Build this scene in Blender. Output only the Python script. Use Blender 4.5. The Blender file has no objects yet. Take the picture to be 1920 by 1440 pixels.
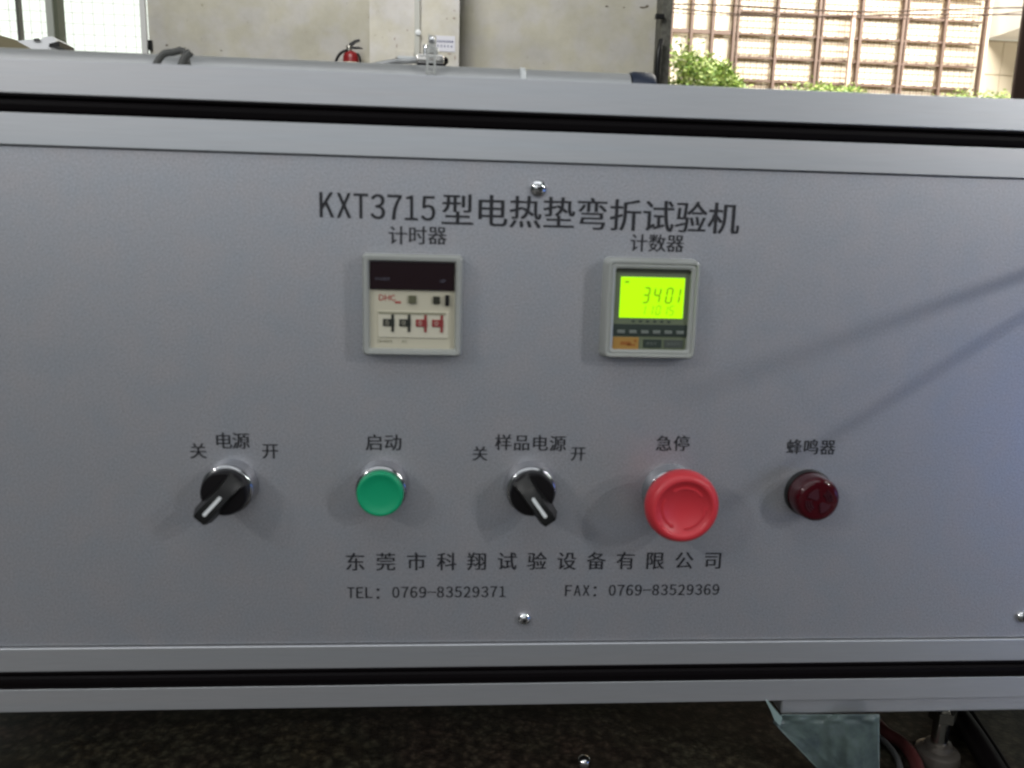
import bpy, bmesh, math, random
from mathutils import Vector, Matrix, noise
random.seed(7)
S = bpy.context.scene
C = S.collection

# ------------------------------------------------------------------ camera
ZC = 0.337                                   # camera height above the floor; the panel plane is y = 0
YAW, PITCH, ROLL, F = math.radians(4.159), math.radians(10.916), math.radians(1.562), 1500.0
CAM = Vector((0, -0.43, ZC))
fw = Vector((math.sin(YAW)*math.cos(PITCH), math.cos(YAW)*math.cos(PITCH), -math.sin(PITCH)))
rx = fw.cross(Vector((0, 0, 1))).normalized(); up = rx.cross(fw)
c_, s_ = math.cos(ROLL), math.sin(ROLL)
RX, UP = c_*rx + s_*up, -s_*rx + c_*up
cd = bpy.data.cameras.new('camera'); cam = bpy.data.objects.new('camera', cd); C.objects.link(cam)
cd.sensor_width = 36; cd.lens = 36*F/1920; cd.clip_start = 0.01; cd.clip_end = 200
cd.dof.use_dof = True; cd.dof.focus_distance = 0.86; cd.dof.aperture_fstop = 10.0
cam.matrix_world = Matrix(((RX.x, UP.x, -fw.x, CAM.x), (RX.y, UP.y, -fw.y, CAM.y), (RX.z, UP.z, -fw.z, CAM.z), (0, 0, 0, 1)))
S.camera = cam

# ------------------------------------------------------------------ world, lamps, exposure
w = bpy.data.worlds.new('World'); S.world = w; w.use_nodes = True
bg = w.node_tree.nodes['Background']; bg.inputs[0].default_value = (0.80, 0.95, 0.92, 1); bg.inputs[1].default_value = 0.07
S.view_settings.view_transform = 'Standard'; S.view_settings.look = 'None'; S.view_settings.exposure = 0; S.view_settings.gamma = 1

def area(name, loc, to, size, power, col=(1, 1, 1), sy=None, shape='DISK'):
    l = bpy.data.lights.new(name, 'AREA'); l.energy = power; l.color = col; l.shape = shape; l.size = size
    if sy: l.shape = 'RECTANGLE'; l.size_y = sy
    o = bpy.data.objects.new(name, l); C.objects.link(o); o.location = loc
    o.rotation_euler = (Vector(to) - Vector(loc)).to_track_quat('-Z', 'Y').to_euler()
    return o
PC = (0.05, 0, ZC-0.1)
LR1 = Vector((2.4, -2.1, ZC+1.39)); LR2 = Vector((2.4, -1.9, ZC+0.78))
area('shed_lamp_a', (-2.05, -1.95, ZC+1.25), PC, 0.17, 12, (1, .99, .97))
area('shed_lamp_b', (-2.35, -1.70, ZC+1.45), PC, 0.17, 8, (1, .99, .97))
area('shed_lamp_c', LR1, PC, 0.09, 20, (1, 1, 1))
area('shed_lamp_d', LR2, PC, 0.13, 12, (1, 1, 1))
area('overhead_strip', (-0.4, -1.3, ZC+2.3), (0, 0, ZC+0.05), 4.0, 32, (.92, .96, 1), 1.6)
area('front_fill', (-1.2, -5.5, ZC+1.7), (0, 0, ZC+0.2), 6.0, 52, (.93, .965, 1), 2.4)  # added fill lamp behind the camera, brightens the upper part of the panel
area('wall_fill', (-0.9, 2.7, ZC+3.2), (.5, 5.5, ZC+1.2), 1.6, 118, (1, .99, .97), 1.2)  # unseen lamp added indoors to brighten the back wall and pillar
area('courtyard_daylight', (8.0, 6.3, ZC+8.5), (7.5, 12.5, ZC+3.0), 8.0, 4500, (1, .96, .88), 4.0)
area('blue_tint_fill', (0.95, -0.50, ZC-0.235), (0.40, 0, ZC-0.29), 0.36, 0.42, (.10, .30, 1.0), 0.16)  # added lamp near the floor, tints the panel's lower right blue

# ------------------------------------------------------------------ helpers
def ray(px, py):
    return fw + RX*((px-960)/F) - UP*((py-720)/F)
def at(px, py, y):                            # the point of the plane y = const that a spot of the photograph lies on
    d = ray(px, py); return CAM + d*((y-CAM.y)/d.y)
def onz(px, py, z):
    d = ray(px, py); return CAM + d*((z-CAM.z)/d.z)
WO = {}                                       # world origin of each object
def props(o, label=None, cat=None, group=None, kind=None):
    for k, v in (('label', label), ('category', cat), ('group', group), ('kind', kind)):
        if v: o[k] = v
    return o
def thing(name, loc, label=None, cat=None, group=None, kind=None):
    o = bpy.data.objects.new(name, None); C.objects.link(o); o.empty_display_size = .02
    o.location = loc; WO[o] = Vector(loc); return props(o, label, cat, group, kind)
def subempty(name, loc, parent, label=None):
    o = bpy.data.objects.new(name, None); C.objects.link(o); o.empty_display_size = .01
    o.parent = parent; o.location = Vector(loc) - WO[parent]; WO[o] = Vector(loc)
    if label: o['label'] = label
    return o
def put(name, bm, m, parent=None, label=None, cat=None, group=None, kind=None, smooth=False, origin=None):
    if origin is None:
        lo = [min(v.co[i] for v in bm.verts) for i in range(3)]; hi = [max(v.co[i] for v in bm.verts) for i in range(3)]
        origin = Vector([(a+b)/2 for a, b in zip(lo, hi)])
        if parent is None: origin.z = lo[2]
    origin = Vector(origin)
    bmesh.ops.translate(bm, verts=bm.verts, vec=-origin)
    bmesh.ops.recalc_face_normals(bm, faces=bm.faces)
    me = bpy.data.meshes.new(name); bm.to_mesh(me); bm.free()
    if smooth:
        for p in me.polygons: p.use_smooth = True
        if smooth != 'all':
            try: me.set_sharp_from_angle(angle=math.radians(38))
            except Exception: pass
    o = bpy.data.objects.new(name, me); C.objects.link(o); me.materials.append(m)
    WO[o] = origin
    if parent is not None: o.parent = parent; o.location = origin - WO[parent]
    else: o.location = origin
    return props(o, label, cat, group, kind)
def NB(): return bmesh.new()
def box(bm, x0, x1, y0, y1, z0, z1, bev=0, seg=2):
    r = bmesh.ops.create_cube(bm, size=1); vs = r['verts']
    for v in vs: v.co = Vector(((x0+x1)/2+v.co.x*(x1-x0), (y0+y1)/2+v.co.y*(y1-y0), (z0+z1)/2+v.co.z*(z1-z0)))
    if bev:
        es = {e for v in vs for e in v.link_edges}
        bmesh.ops.bevel(bm, geom=list(es), offset=bev, segments=seg, profile=.5, affect='EDGES')
def lathe(bm, prof, c, axis=Vector((0, -1, 0)), n=48, caps=True):
    """prof: (radius, distance along axis)"""
    axis = Vector(axis).normalized(); a = axis.orthogonal().normalized(); b = axis.cross(a); c = Vector(c)
    rings = []
    for r, d in prof:
        if r < 1e-7: rings.append([bm.verts.new(c+axis*d)])
        else: rings.append([bm.verts.new(c+axis*d+(a*math.cos(t)+b*math.sin(t))*r) for t in [2*math.pi*i/n for i in range(n)]])
    for p, q in zip(rings, rings[1:]):
        for i in range(n):
            j = (i+1) % n
            if len(p) == 1 and len(q) == 1: continue
            if len(p) == 1: bm.faces.new((p[0], q[j], q[i]))
            elif len(q) == 1: bm.faces.new((p[i], p[j], q[0]))
            else: bm.faces.new((p[i], p[j], q[j], q[i]))
    if caps:
        for e in (rings[0], rings[-1]):
            if len(e) > 2: bm.faces.new(e)
def tube(bm, pts, r, n=10):
    pts = [Vector(p) for p in pts]; rings = []; ref = None
    for i, p in enumerate(pts):
        t = (pts[min(i+1, len(pts)-1)] - pts[max(i-1, 0)]).normalized()
        if ref is None: ref = t.orthogonal().normalized()
        a = (ref - t*ref.dot(t)).normalized(); b = t.cross(a); ref = a
        rr = r(i/(len(pts)-1)) if callable(r) else r
        rings.append([bm.verts.new(p+(a*math.cos(k)+b*math.sin(k))*rr) for k in [2*math.pi*j/n for j in range(n)]])
    for p, q in zip(rings, rings[1:]):
        for i in range(n): bm.faces.new((p[i], p[(i+1) % n], q[(i+1) % n], q[i]))
    bm.faces.new(rings[0]); bm.faces.new(rings[-1])
def spline(P, k=8):
    P = [Vector(p) for p in P]; Q = [P[0]*2-P[1]]+P+[P[-1]*2-P[-2]]; out = []
    for i in range(1, len(Q)-2):
        for j in range(k):
            t = j/k; a, b, c, d = Q[i-1:i+3]
            out.append(.5*((2*b)+(c-a)*t+(2*a-5*b+4*c-d)*t*t+(3*b-a-3*c+d)*t**3))
    return out+[P[-1]]
def prism(bm, pts, d):
    """solid from an outline (list of Vectors) pushed along d"""
    d = Vector(d); a = [bm.verts.new(p) for p in pts]; b = [bm.verts.new(Vector(p)+d) for p in pts]
    bm.faces.new(a); bm.faces.new(b[::-1]); n = len(a)
    for i in range(n): bm.faces.new((a[i], a[(i+1) % n], b[(i+1) % n], b[i]))
def rrect(x0, x1, z0, z1, r, k=4):
    out = []
    for cx, cz, a0 in ((x1-r, z1-r, 0), (x0+r, z1-r, 90), (x0+r, z0+r, 180), (x1-r, z0+r, 270)):
        for i in range(k+1):
            a = math.radians(a0+90*i/k); out.append((cx+r*math.cos(a), cz+r*math.sin(a)))
    return out
def ringframe(bm, loops):
    """closed skin through rounded-rectangle loops [(x0,x1,z0,z1,r,y)], first and last open"""
    R = [[bm.verts.new((x, L[5], z)) for x, z in rrect(*L[:5])] for L in loops]; n = len(R[0])
    for p, q in zip(R, R[1:]):
        for i in range(n): bm.faces.new((p[i], p[(i+1) % n], q[(i+1) % n], q[i]))
    return R

# ------------------------------------------------------------------ materials
def mat(name, col, rough=.5, metal=0, spec=.5, emit=None, es=0, trans=0, coat=0, ior=1.45, sss=0):
    m = bpy.data.materials.new(name); m.use_nodes = True; p = m.node_tree.nodes['Principled BSDF']
    p.inputs['Base Color'].default_value = (*col, 1); p.inputs['Roughness'].default_value = rough; p.inputs['Metallic'].default_value = metal
    p.inputs['Specular IOR Level'].default_value = spec; p.inputs['Transmission Weight'].default_value = trans; p.inputs['IOR'].default_value = ior
    p.inputs['Coat Weight'].default_value = coat
    if emit: p.inputs['Emission Color'].default_value = (*emit, 1); p.inputs['Emission Strength'].default_value = es
    return m
def N(m, t): return m.node_tree.nodes.new(t)
def link(m, a, b): m.node_tree.links.new(a, b)
def P_(m): return m.node_tree.nodes['Principled BSDF']
def coords(m, scale=(1, 1, 1)):
    g = N(m, 'ShaderNodeNewGeometry'); mp = N(m, 'ShaderNodeMapping'); mp.inputs['Scale'].default_value = scale
    link(m, g.outputs['Position'], mp.inputs['Vector']); return mp.outputs['Vector']
def noisy(m, vec, scale, detail=4, rough=.6):
    n = N(m, 'ShaderNodeTexNoise'); n.inputs['Scale'].default_value = scale; n.inputs['Detail'].default_value = detail
    n.inputs['Roughness'].default_value = rough; link(m, vec, n.inputs['Vector']); return n
def ramp(m, fac, stops):
    r = N(m, 'ShaderNodeValToRGB'); e = r.color_ramp.elements
    while len(e) < len(stops): e.new(.5)
    for k, (p, c) in zip(e, stops): k.position = p; k.color = (*c, 1)
    link(m, fac, r.inputs['Fac']); return r.outputs['Color']
def mix(m, fac, a, b, mode='MIX'):
    n = N(m, 'ShaderNodeMix'); n.data_type = 'RGBA'; n.blend_type = mode
    if isinstance(fac, (int, float)): n.inputs[0].default_value = fac
    else: link(m, fac, n.inputs[0])
    for i, v in ((6, a), (7, b)):
        if isinstance(v, tuple): n.inputs[i].default_value = (*v, 1)
        else: link(m, v, n.inputs[i])
    return n.outputs[2]
def bump(m, h, strength, dist):
    b = N(m, 'ShaderNodeBump'); b.inputs['Strength'].default_value = strength; b.inputs['Distance'].default_value = dist
    link(m, h, b.inputs['Height']); link(m, b.outputs['Normal'], P_(m).inputs['Normal'])

def silver(name, col, rough, metal, amp, stretch=(1, 1, 1)):
    m = mat(name, col, rough, metal)
    v = coords(m, stretch)
    f = noisy(m, v, 1900, 1, .6); g = noisy(m, v, 55, 5, .6)
    lo, hi = tuple(c*(1-amp) for c in col), tuple(min(1, c*(1+amp)) for c in col)
    c1 = ramp(m, f.outputs[0], [(.3, lo), (.7, hi)])
    tint = ramp(m, g.outputs[0], [(.35, (.95, .985, 1.0)), (.65, (1.0, .985, .97))])
    link(m, mix(m, 1.0, c1, tint, 'MULTIPLY'), P_(m).inputs['Base Color'])
    rr = N(m, 'ShaderNodeMapRange'); rr.inputs[3].default_value = rough-.04; rr.inputs[4].default_value = rough+.05
    link(m, g.outputs[0], rr.inputs[0]); link(m, rr.outputs[0], P_(m).inputs['Roughness'])
    bump(m, f.outputs[0], .05, .0002)
    return m
M_panel = silver('silver_grey_paint', (.43, .43, .46), .42, .68, .46)
M_alu = silver('brushed_aluminium', (.53, .535, .555), .40, .75, .035, (.02, 1, 1))
M_chrome = mat('chrome', (.68, .68, .69), .045, 1)
M_bezel = mat('satin_nickel', (.40, .40, .41), .13, 1, coat=1.0); P_(M_bezel).inputs['Coat Roughness'].default_value = .03
M_steel = mat('zinc_steel', (.27, .26, .23), .30, .75)
M_ink = mat('black_ink', (.018, .018, .022), .55)
M_rubber = mat('black_rubber', (.004, .003, .0035), .5, spec=.08)
M_black = mat('black_plastic', (.006, .005, .006), .30, spec=.35)
M_black2 = mat('matt_black_plastic', (.007, .007, .007), .36, spec=.35)
M_white = mat('white_plastic', (.62, .64, .64), .4)
M_green = mat('green_plastic', (.004, .30, .135), .38)
M_red = mat('red_plastic', (.56, .036, .048), .40)
M_redin = mat('red_print', (.38, .016, .02), .45)
M_beige = mat('beige_plastic', (.50, .47, .36), .5)
M_beige2 = mat('pale_beige_plastic', (.56, .53, .42), .45)
M_window = mat('smoked_window', (.012, .004, .006), .22)
M_cover = mat('clear_frosted_cover', (.52, .535, .50), .16, spec=.9, trans=.35)
M_cnt = mat('grey_green_plate', (.13, .155, .095), .45)
M_cntd = mat('dark_green_keys', (.030, .042, .034), .4)
M_key = mat('grey_key', (.16, .18, .16), .4)
M_orange = mat('orange_label', (.34, .19, .045), .5)
M_orange2 = mat('dark_orange_print', (.28, .10, .02), .5)
M_redtxt = mat('red_label_print', (.36, .05, .045), .5)
M_greytxt = mat('grey_print', (.10, .10, .13), .5)
M_olive = mat('olive_print', (.10, .10, .055), .5)
M_lcd = mat('green_backlit_lcd', (.25, .5, .0), .35, emit=(.44, .955, .0), es=.92)
M_seg = mat('lcd_segment', (.12, .22, .0), .4, emit=(.20, .46, 0), es=.80)
M_seg2 = mat('faint_lcd_segment', (.12, .22, .0), .4, emit=(.30, .66, 0), es=.84)
M_wire = mat('grey_hose', (.075, .075, .07), .45)
M_navy = mat('navy_cap', (.018, .026, .048), .4)
M_extred = mat('extinguisher_red', (.21, .012, .014), .35)
M_paper = mat('paper', (.62, .62, .66), .8)
M_bluetxt = mat('blue_print', (.10, .11, .22), .7)

M_tube = silver('grey_tube', (.44, .44, .44), .40, .4, .06, (.05, 1, 1))
M_foot = mat('foot_rod_steel', (.30, .29, .26), .22, 1); M_footpad = mat('foot_pad_steel', (.13, .115, .10), .33, .7)
# translucent red lens
M_lens = mat('dark_red_lens', (.070, .003, .008), .10, trans=.35, ior=1.49)
M_lensin = mat('red_lens_inner', (.06, .006, .01), .25, metal=.3)
# film
M_film = mat('teal_film', (.2, .28, .27), .35, spec=.6)
v = coords(M_film); n = noisy(M_film, v, 60, 5, .65)
link(M_film, ramp(M_film, n.outputs[0], [(.3, (.09, .12, .135)), (.55, (.16, .215, .20)), (.75, (.21, .26, .275))]), P_(M_film).inputs['Base Color'])
bump(M_film, n.outputs[0], .3, .003)
# floor: dark mottled stone
M_floor = mat('dark_mottled_floor', (.04, .035, .03), .42)
v = coords(M_floor); vo = N(M_floor, 'ShaderNodeTexVoronoi'); vo.inputs['Scale'].default_value = 165
wn = noisy(M_floor, v, 90, 3); wv = N(M_floor, 'ShaderNodeVectorMath'); wv.operation = 'MULTIPLY_ADD'
wv.inputs[1].default_value = (.012, .012, .012); link(M_floor, wn.outputs['Color'], wv.inputs[0]); link(M_floor, v, wv.inputs[2]); link(M_floor, wv.outputs[0], vo.inputs['Vector'])
big = noisy(M_floor, v, 9, 4); fine = noisy(M_floor, v, 420, 4, .7)
a = ramp(M_floor, vo.outputs['Distance'], [(.05, (.12, .11, .09)), (.45, (.048, .042, .034)), (.8, (.016, .013, .011))])
b = ramp(M_floor, fine.outputs[0], [(.3, (.34, .34, .34)), (.7, (.66, .64, .59))])
cc = ramp(M_floor, big.outputs[0], [(.35, (1.0, .72, .70)), (.55, (.95, 1.0, .85)), (.7, (1.25, 1.05, .75))])
link(M_floor, mix(M_floor, 1, mix(M_floor, 1, a, b, 'MULTIPLY'), cc, 'MULTIPLY'), P_(M_floor).inputs['Base Color'])
bump(M_floor, fine.outputs[0], .3, .001)
# stained plaster
def plaster(name, col):
    m = mat(name, col, .9, spec=.2); v = coords(m)
    n1 = noisy(m, v, 2.2, 8, .65); n2 = noisy(m, v, 14, 6, .7); n3 = noisy(m, v, 5.5, 3, .5)
    a = ramp(m, n1.outputs[0], [(.3, tuple(c*.80 for c in col)), (.6, col), (.75, tuple(min(.9, c*1.08) for c in col))])
    sp = ramp(m, n2.outputs[0], [(.28, (.50, .47, .40)), (.36, (.96, .95, .93)), (.6, (1, 1, 1))])
    y = ramp(m, n3.outputs[0], [(.4, (.97, .96, .86)), (.6, (1, 1, 1))])
    link(m, mix(m, 1, mix(m, 1, a, sp, 'MULTIPLY'), y, 'MULTIPLY'), P_(m).inputs['Base Color']); bump(m, n2.outputs[0], .3, .01); return m
M_wall = plaster('stained_plaster', (.50, .485, .45)); M_pillar = plaster('pillar_plaster', (.60, .58, .55))
M_rust = mat('rusty_steel', (.10, .10, .085), .7, spec=.3); v = coords(M_rust); n = noisy(M_rust, v, 25, 6, .7)
link(M_rust, ramp(M_rust, n.outputs[0], [(.3, (.05, .045, .04)), (.6, (.13, .13, .11)), (.75, (.22, .20, .17))]), P_(M_rust).inputs['Base Color'])
M_brown = mat('brown_steel', (.15, .10, .078), .6); M_brown2 = mat('dark_brown_steel', (.06, .035, .025), .6)
M_pan = mat('cream_cladding', (.70, .62, .50), .7); v = coords(M_pan)
wv = N(M_pan, 'ShaderNodeTexWave'); wv.bands_direction = 'X'; wv.inputs['Scale'].default_value = 3.2; wv.inputs['Distortion'].default_value = .3; link(M_pan, v, wv.inputs['Vector'])
n = noisy(M_pan, v, 1.3, 5); a = ramp(M_pan, wv.outputs[0], [(0, (.60, .53, .42)), (.25, (.78, .70, .58))])
b = ramp(M_pan, n.outputs[0], [(.35, (.88, .84, .80)), (.65, (1, 1, 1))]); link(M_pan, mix(M_pan, 1, a, b, 'MULTIPLY'), P_(M_pan).inputs['Base Color']); bump(M_pan, wv.outputs[0], .5, .03)
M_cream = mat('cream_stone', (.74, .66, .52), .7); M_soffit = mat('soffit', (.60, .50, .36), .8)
M_sky = mat('overcast_sky', (0, 0, 0), 1, spec=0, emit=(.93, 1.0, .90), es=1.25)
M_leaf = [mat('leaf_a', (.33, .45, .10), .5), mat('leaf_b', (.46, .55, .20), .5), mat('leaf_c', (.15, .26, .05), .5)]
for m in M_leaf: P_(m).inputs['Transmission Weight'].default_value = 0
M_bark = mat('bark', (.07, .05, .03), .9)
M_winframe = mat('window_frame_paint', (.50, .52, .47), .6); M_windark = mat('window_frame_dark', (.12, .13, .09), .6)  # pale frame colour and the dark green-brown of one mullion
M_grille = mat('window_grille', (.8, .82, .76), .6)
M_khaki = mat('khaki_board', (.20, .17, .10), .8)

# ------------------------------------------------------------------ lettering
_gl = {}
def glyph(ch):
    if ch in LAT: ch = '－' if ch == '-' else chr(ord(ch)+0xFEE0)
    if ch not in _gl:
        cu = bpy.data.curves.new('glyph', 'FONT'); cu.body = ch; cu.size = 1; cu.resolution_u = 4; cu.offset = 0
        o = bpy.data.objects.new('glyph', cu); m = bpy.data.meshes.new_from_object(o)
        _gl[ch] = ([v.co.copy() for v in m.vertices], [tuple(p.vertices) for p in m.polygons])
        bpy.data.objects.remove(o); bpy.data.curves.remove(cu); bpy.data.meshes.remove(m)
    return _gl[ch]
def glyph_into(bm, ch, cx, cz, em, y, wide=None, hi=None):
    """a CJK sign fills an em cell centred on (cx, cz); a latin sign is fitted to a half-width cell"""
    vs, fs = glyph(ch)
    if not vs: return
    x0, x1 = min(v.x for v in vs), max(v.x for v in vs)
    if wide is None: sx, ox, sz, oz = em, .5, em, .385
    else: 
        y0, y1 = min(v.y for v in vs), max(v.y for v in vs)
        sx = wide/(x1-x0) if ch not in '1-I' else wide/.58
        ox = (x0+x1)/2; sz, oz = (hi/(y1-y0), (y0+y1)/2) if ch != '-' else (hi/.75, .38)
    for k in (BOLD if em > .005 else (0,)):            # printed strokes are a little heavier than the face's own
        n = [bm.verts.new((cx+(v.x-ox)*sx+k*.016*em, y-abs(k+.3)*.00002, cz+(v.y-oz)*sz)) for v in vs]
        for f in fs:
            try: bm.faces.new([n[i] for i in f])
            except ValueError: pass
BOLD = (-1, 0, 1)
LAT = 'ABCDEFGHIJKLMNOPQRSTUVWXYZabcdefghijklmnopqrstuvwxyz0123456789-'
def line(text, p0, p1, em, y, parent, name='lettering', m=None, latw=None, lath=None):
    """centres of the first and the last sign at p0, p1 (x, z); latin signs take half a cell"""
    wts = [.5 if ch in LAT else 1.0 for ch in text]
    cen = []; a = 0
    for q in wts: cen.append(a+q/2); a += q
    bm = NB(); c0, c1 = cen[0], cen[-1]
    for ch, q in zip(text, cen):
        if ch == ' ': continue
        t = (q-c0)/(c1-c0) if c1 > c0 else 0
        x, z = p0[0]+(p1[0]-p0[0])*t, p0[1]+(p1[1]-p0[1])*t
        if ch in LAT: glyph_into(bm, ch, x, z, em, y, latw or em*.40, lath or em*.70)
        else: glyph_into(bm, ch, x, z, em, y)
    return put(name, bm, m or M_ink, parent)

def Z(mm): return ZC + mm/1000
def X(mm): return mm/1000

# ------------------------------------------------------------------ floor, sky
bm = NB(); box(bm, -9, 13, -4, 5.4, -.05, 0); put('floor', bm, M_floor, kind='structure')
bm = NB(); box(bm, -20, 34, 5.4, 40, -.30, -.052); g = put('ground', bm, mat('courtyard_concrete', (.32, .30, .27), .85), kind='structure')
bm = NB(); box(bm, -26, 40, 30, 30.2, -.3, 22); put('sky', bm, M_sky, kind='structure')

# ------------------------------------------------------------------ the test machine
XL, XR = -.42, .62
mach = thing('test_machine', (0.1, .2, 0), 'long silver grey bending test machine with dials and push buttons on its front panel', 'test machine')
bm = NB(); box(bm, XL, XR, 0, .003, Z(-236.6), Z(34.3)); panel = put('control_panel', bm, M_panel, mach)
def beam(z0, z1, y0=-.0022, y1=.035, nm='frame_rail', bev=.0009):
    bm = NB(); box(bm, XL-.02, XR+.02, y0, y1, Z(z0), Z(z1), bev, 3); return put(nm, bm, M_alu, mach)
beam(59.2, 75.6, bev=.0005); beam(34.9, 50.2, -.0020, bev=.0003)
beam(-251.6, -237.3, -.0020, bev=.0006); beam(-276.2, -262.4, -.0022, bev=.00025)
for z0, z1 in ((50.2, 59.2), (-262.4, -251.6)):       # rubber strips sit back between the rails
    bm = NB(); pts = []
    zc, h = (z0+z1)/2, (z1-z0)/2
    prof = [(.010, -h+.00004), (-.0016, -h+.00004), (-.0025, -h*.7), (-.0029, -h*.15), (-.0026, h*.25), (-.0014, h*.45), (.0004, h*.52), (.0006, h*.60), (-.0014, h*.68), (-.0017, h*.80), (-.0014, h-.00004), (.010, h-.00004)]
    prism(bm, [Vector((XL-.015, y, Z(zc+q))) for y, q in prof], (XR-XL+.03, 0, 0)); put('rubber_strip', bm, M_rubber, mach)
bm = NB(); box(bm, XL-.01, XR+.01, .036, .42, Z(-268), Z(66), .002); put('cabinet_body', bm, M_panel, mach)
# lower cross rail under the right-hand part
bm = NB()
bx0 = at(1468, 1323, -.001).x
box(bm, bx0, XR, .001, .04, Z(-287.6), Z(-276.3), .0012); put('foot_rail', bm, M_alu, mach)

# panel lettering (flat print on the panel)
TY = -.00025
em = .0180
line('KXT3715', (at(613, 384, 0).x, at(613, 384, 0).z), (at(803, 391, 0).x, at(803, 391, 0).z), .0182, TY, panel, latw=.0070, lath=.0127)
line('型电热垫弯折试验机', (at(858, 393, 0).x, at(858, 393, 0).z), (at(1357, 409, 0).x, at(1357, 409, 0).z), .0178, TY, panel)
def lab(text, x0, x1, y0, y1, em, **k):
    a, b = at(x0, y0, 0), at(x1, y1, 0); line(text, (a.x, a.z), (b.x, b.z), em, TY, panel, **k)
lab('计时器', 746, 820, 441, 441, .0103)
lab('计数器', 1198, 1266, 455, 456, .0100)
lab('关', 372, 372, 845, 845, .0094); lab('电源', 419, 452, 826, 826, .0098); lab('开', 507, 507, 845, 845, .0094)
lab('启动', 702, 737, 829, 829, .0100)
lab('关', 900, 900, 850, 850, .0090); lab('样品电源', 944, 1046, 829, 831, .0098); lab('开', 1084, 1084, 850, 850, .0090)
lab('急停', 1245, 1278, 831, 831, .0097); lab('蜂鸣器', 1489, 1552, 837, 838, .0095)
lab('东莞市科翔试验设备有限公司', 666, 1337, 1053, 1050, .0116)
lab('TEL：0769-83529371', 658, 942, 1111, 1109, .0100, latw=.0038, lath=.0067)
lab('FAX：0769-83529369', 1066, 1342, 1107, 1105, .0098, latw=.0038, lath=.0067)

# dome screws
def screw(px, py, r, parent=mach):
    c = at(px, py, -.001); c.y = 0
    s = subempty('panel_screw', c, parent)
    bm = NB(); lathe(bm, [(r, 0), (r, .0006)]+[(r*math.cos(t), .0006+r*.62*math.sin(t)) for t in [math.pi/2*i/8 for i in range(1, 8)]]+[(0, .0006+r*.62)], c, n=32)
    put('screw_head', bm, M_chrome, s, smooth='all')
    bm = NB(); y = -(.0006+r*.62)
    for a in (25, 115):
        d = Vector((math.cos(math.radians(a)), 0, math.sin(math.radians(a)))); e = Vector((-d.z, 0, d.x))
        prism(bm, [c+d*k*r*.30+e*q*.0004+Vector((0, y-.00005, 0)) for k, q in ((-1, -1), (1, -1), (1, 1), (-1, 1))], (0, .0006, 0))
    put('cross_slot', bm, M_black2, s)
screw(1010, 353, .0046); screw(983, 1161, .0040); screw(1917, 1157, .0038)

# --- controls
def bezel(c, s, R=.0148, h=.0098):
    bm = NB(); q = .0019; F_ = R-.0008
    lathe(bm, [(R+.0002, 0), (R, .0022), (F_, h-q)]+[(F_-q+q*math.cos(t), h-q+q*math.sin(t)) for t in [math.pi*i/12 for i in range(1, 11)]]+[(F_-2*q, h-q), (F_-2*q, h*.3)], c, n=64, caps=False)
    put('bezel_ring', bm, M_bezel, s, smooth='all')
def selector(x, ang, label):
    c = Vector((X(x), 0, Z(-141.6))); s = subempty('selector_switch', c, mach, label)
    bezel(c, s)
    bm = NB(); lathe(bm, [(.0112, 0), (.0112, .0102), (.0124, .0106), (.0124, .0140), (.0121, .0155), (.0114, .0162), (0, .0164)], c, n=56); put('knob', bm, M_black, s, smooth=True)
    u = Vector((math.cos(ang), 0, math.sin(ang))); e = Vector((-u.z, 0, u.x)); yv = Vector((0, -1, 0))
    bm = NB()
    # side outline of the grip: low at the tail, high at the pointer end, running out past the disc
    side = [(t, d+.0034) for t, d in [(-.0118, .0125), (-.0095, .0146), (-.005, .0178), (0, .0205), (.006, .0224), (.0142, .0234), (.0156, .0224), (.0160, .0190), (.0158, .0135), (.0108, .0100), (-.0118, .0100)]]
    wd = lambda t: .0060+.0000*max(0, min(1, (t+.012)/.029))
    A = [bm.verts.new(c+u*t+yv*d+e*(wd(t)*(1 if d < .0170 else .62))) for t, d in side]
    B = [bm.verts.new(c+u*t+yv*d-e*(wd(t)*(1 if d < .0170 else .62))) for t, d in side]
    bm.faces.new(A); bm.faces.new(B[::-1])
    for i in range(len(A)): j = (i+1) % len(A); bm.faces.new((A[i], A[j], B[j], B[i]))
    bmesh.ops.bevel(bm, geom=list(bm.edges), offset=.0005, segments=2, affect='EDGES')
    g = put('grip', bm, M_black2, s, smooth=True)
    bm = NB()
    a, b = -.0008, .0105
    ha, hb = .02435, .02695
    prism(bm, [c+u*t+yv*d+e*q*.00095 for t, d, q in ((a, ha, -1), (b, hb, -1), (b+.0006, hb+.0001, 0), (b, hb, 1), (a, ha, 1), (a-.0006, ha-.0002, 0))], (0, .001, 0)); put('pointer_line', bm, M_white, s)
selector(-121.6, math.atan2(-.74, -.67), 'main power switch, its pointer turned down to the left')
selector(43.0, math.atan2(-.80, .60), 'sample power switch, its pointer turned down to the right')

c = Vector((X(-39.4), 0, Z(-141.6))); s = subempty('push_button', c, mach, 'green start button')
bezel(c, s)
bm = NB(); lathe(bm, [(.0112, 0), (.0114, .0102), (.0126, .0108), (.0127, .0145), (.0123, .0157), (.0116, .0162), (.0106, .0160), (.0092, .0154), (.006, .0149), (0, .0147)], c, n=64)
put('button_cap', bm, M_green, s, smooth='all')

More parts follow.
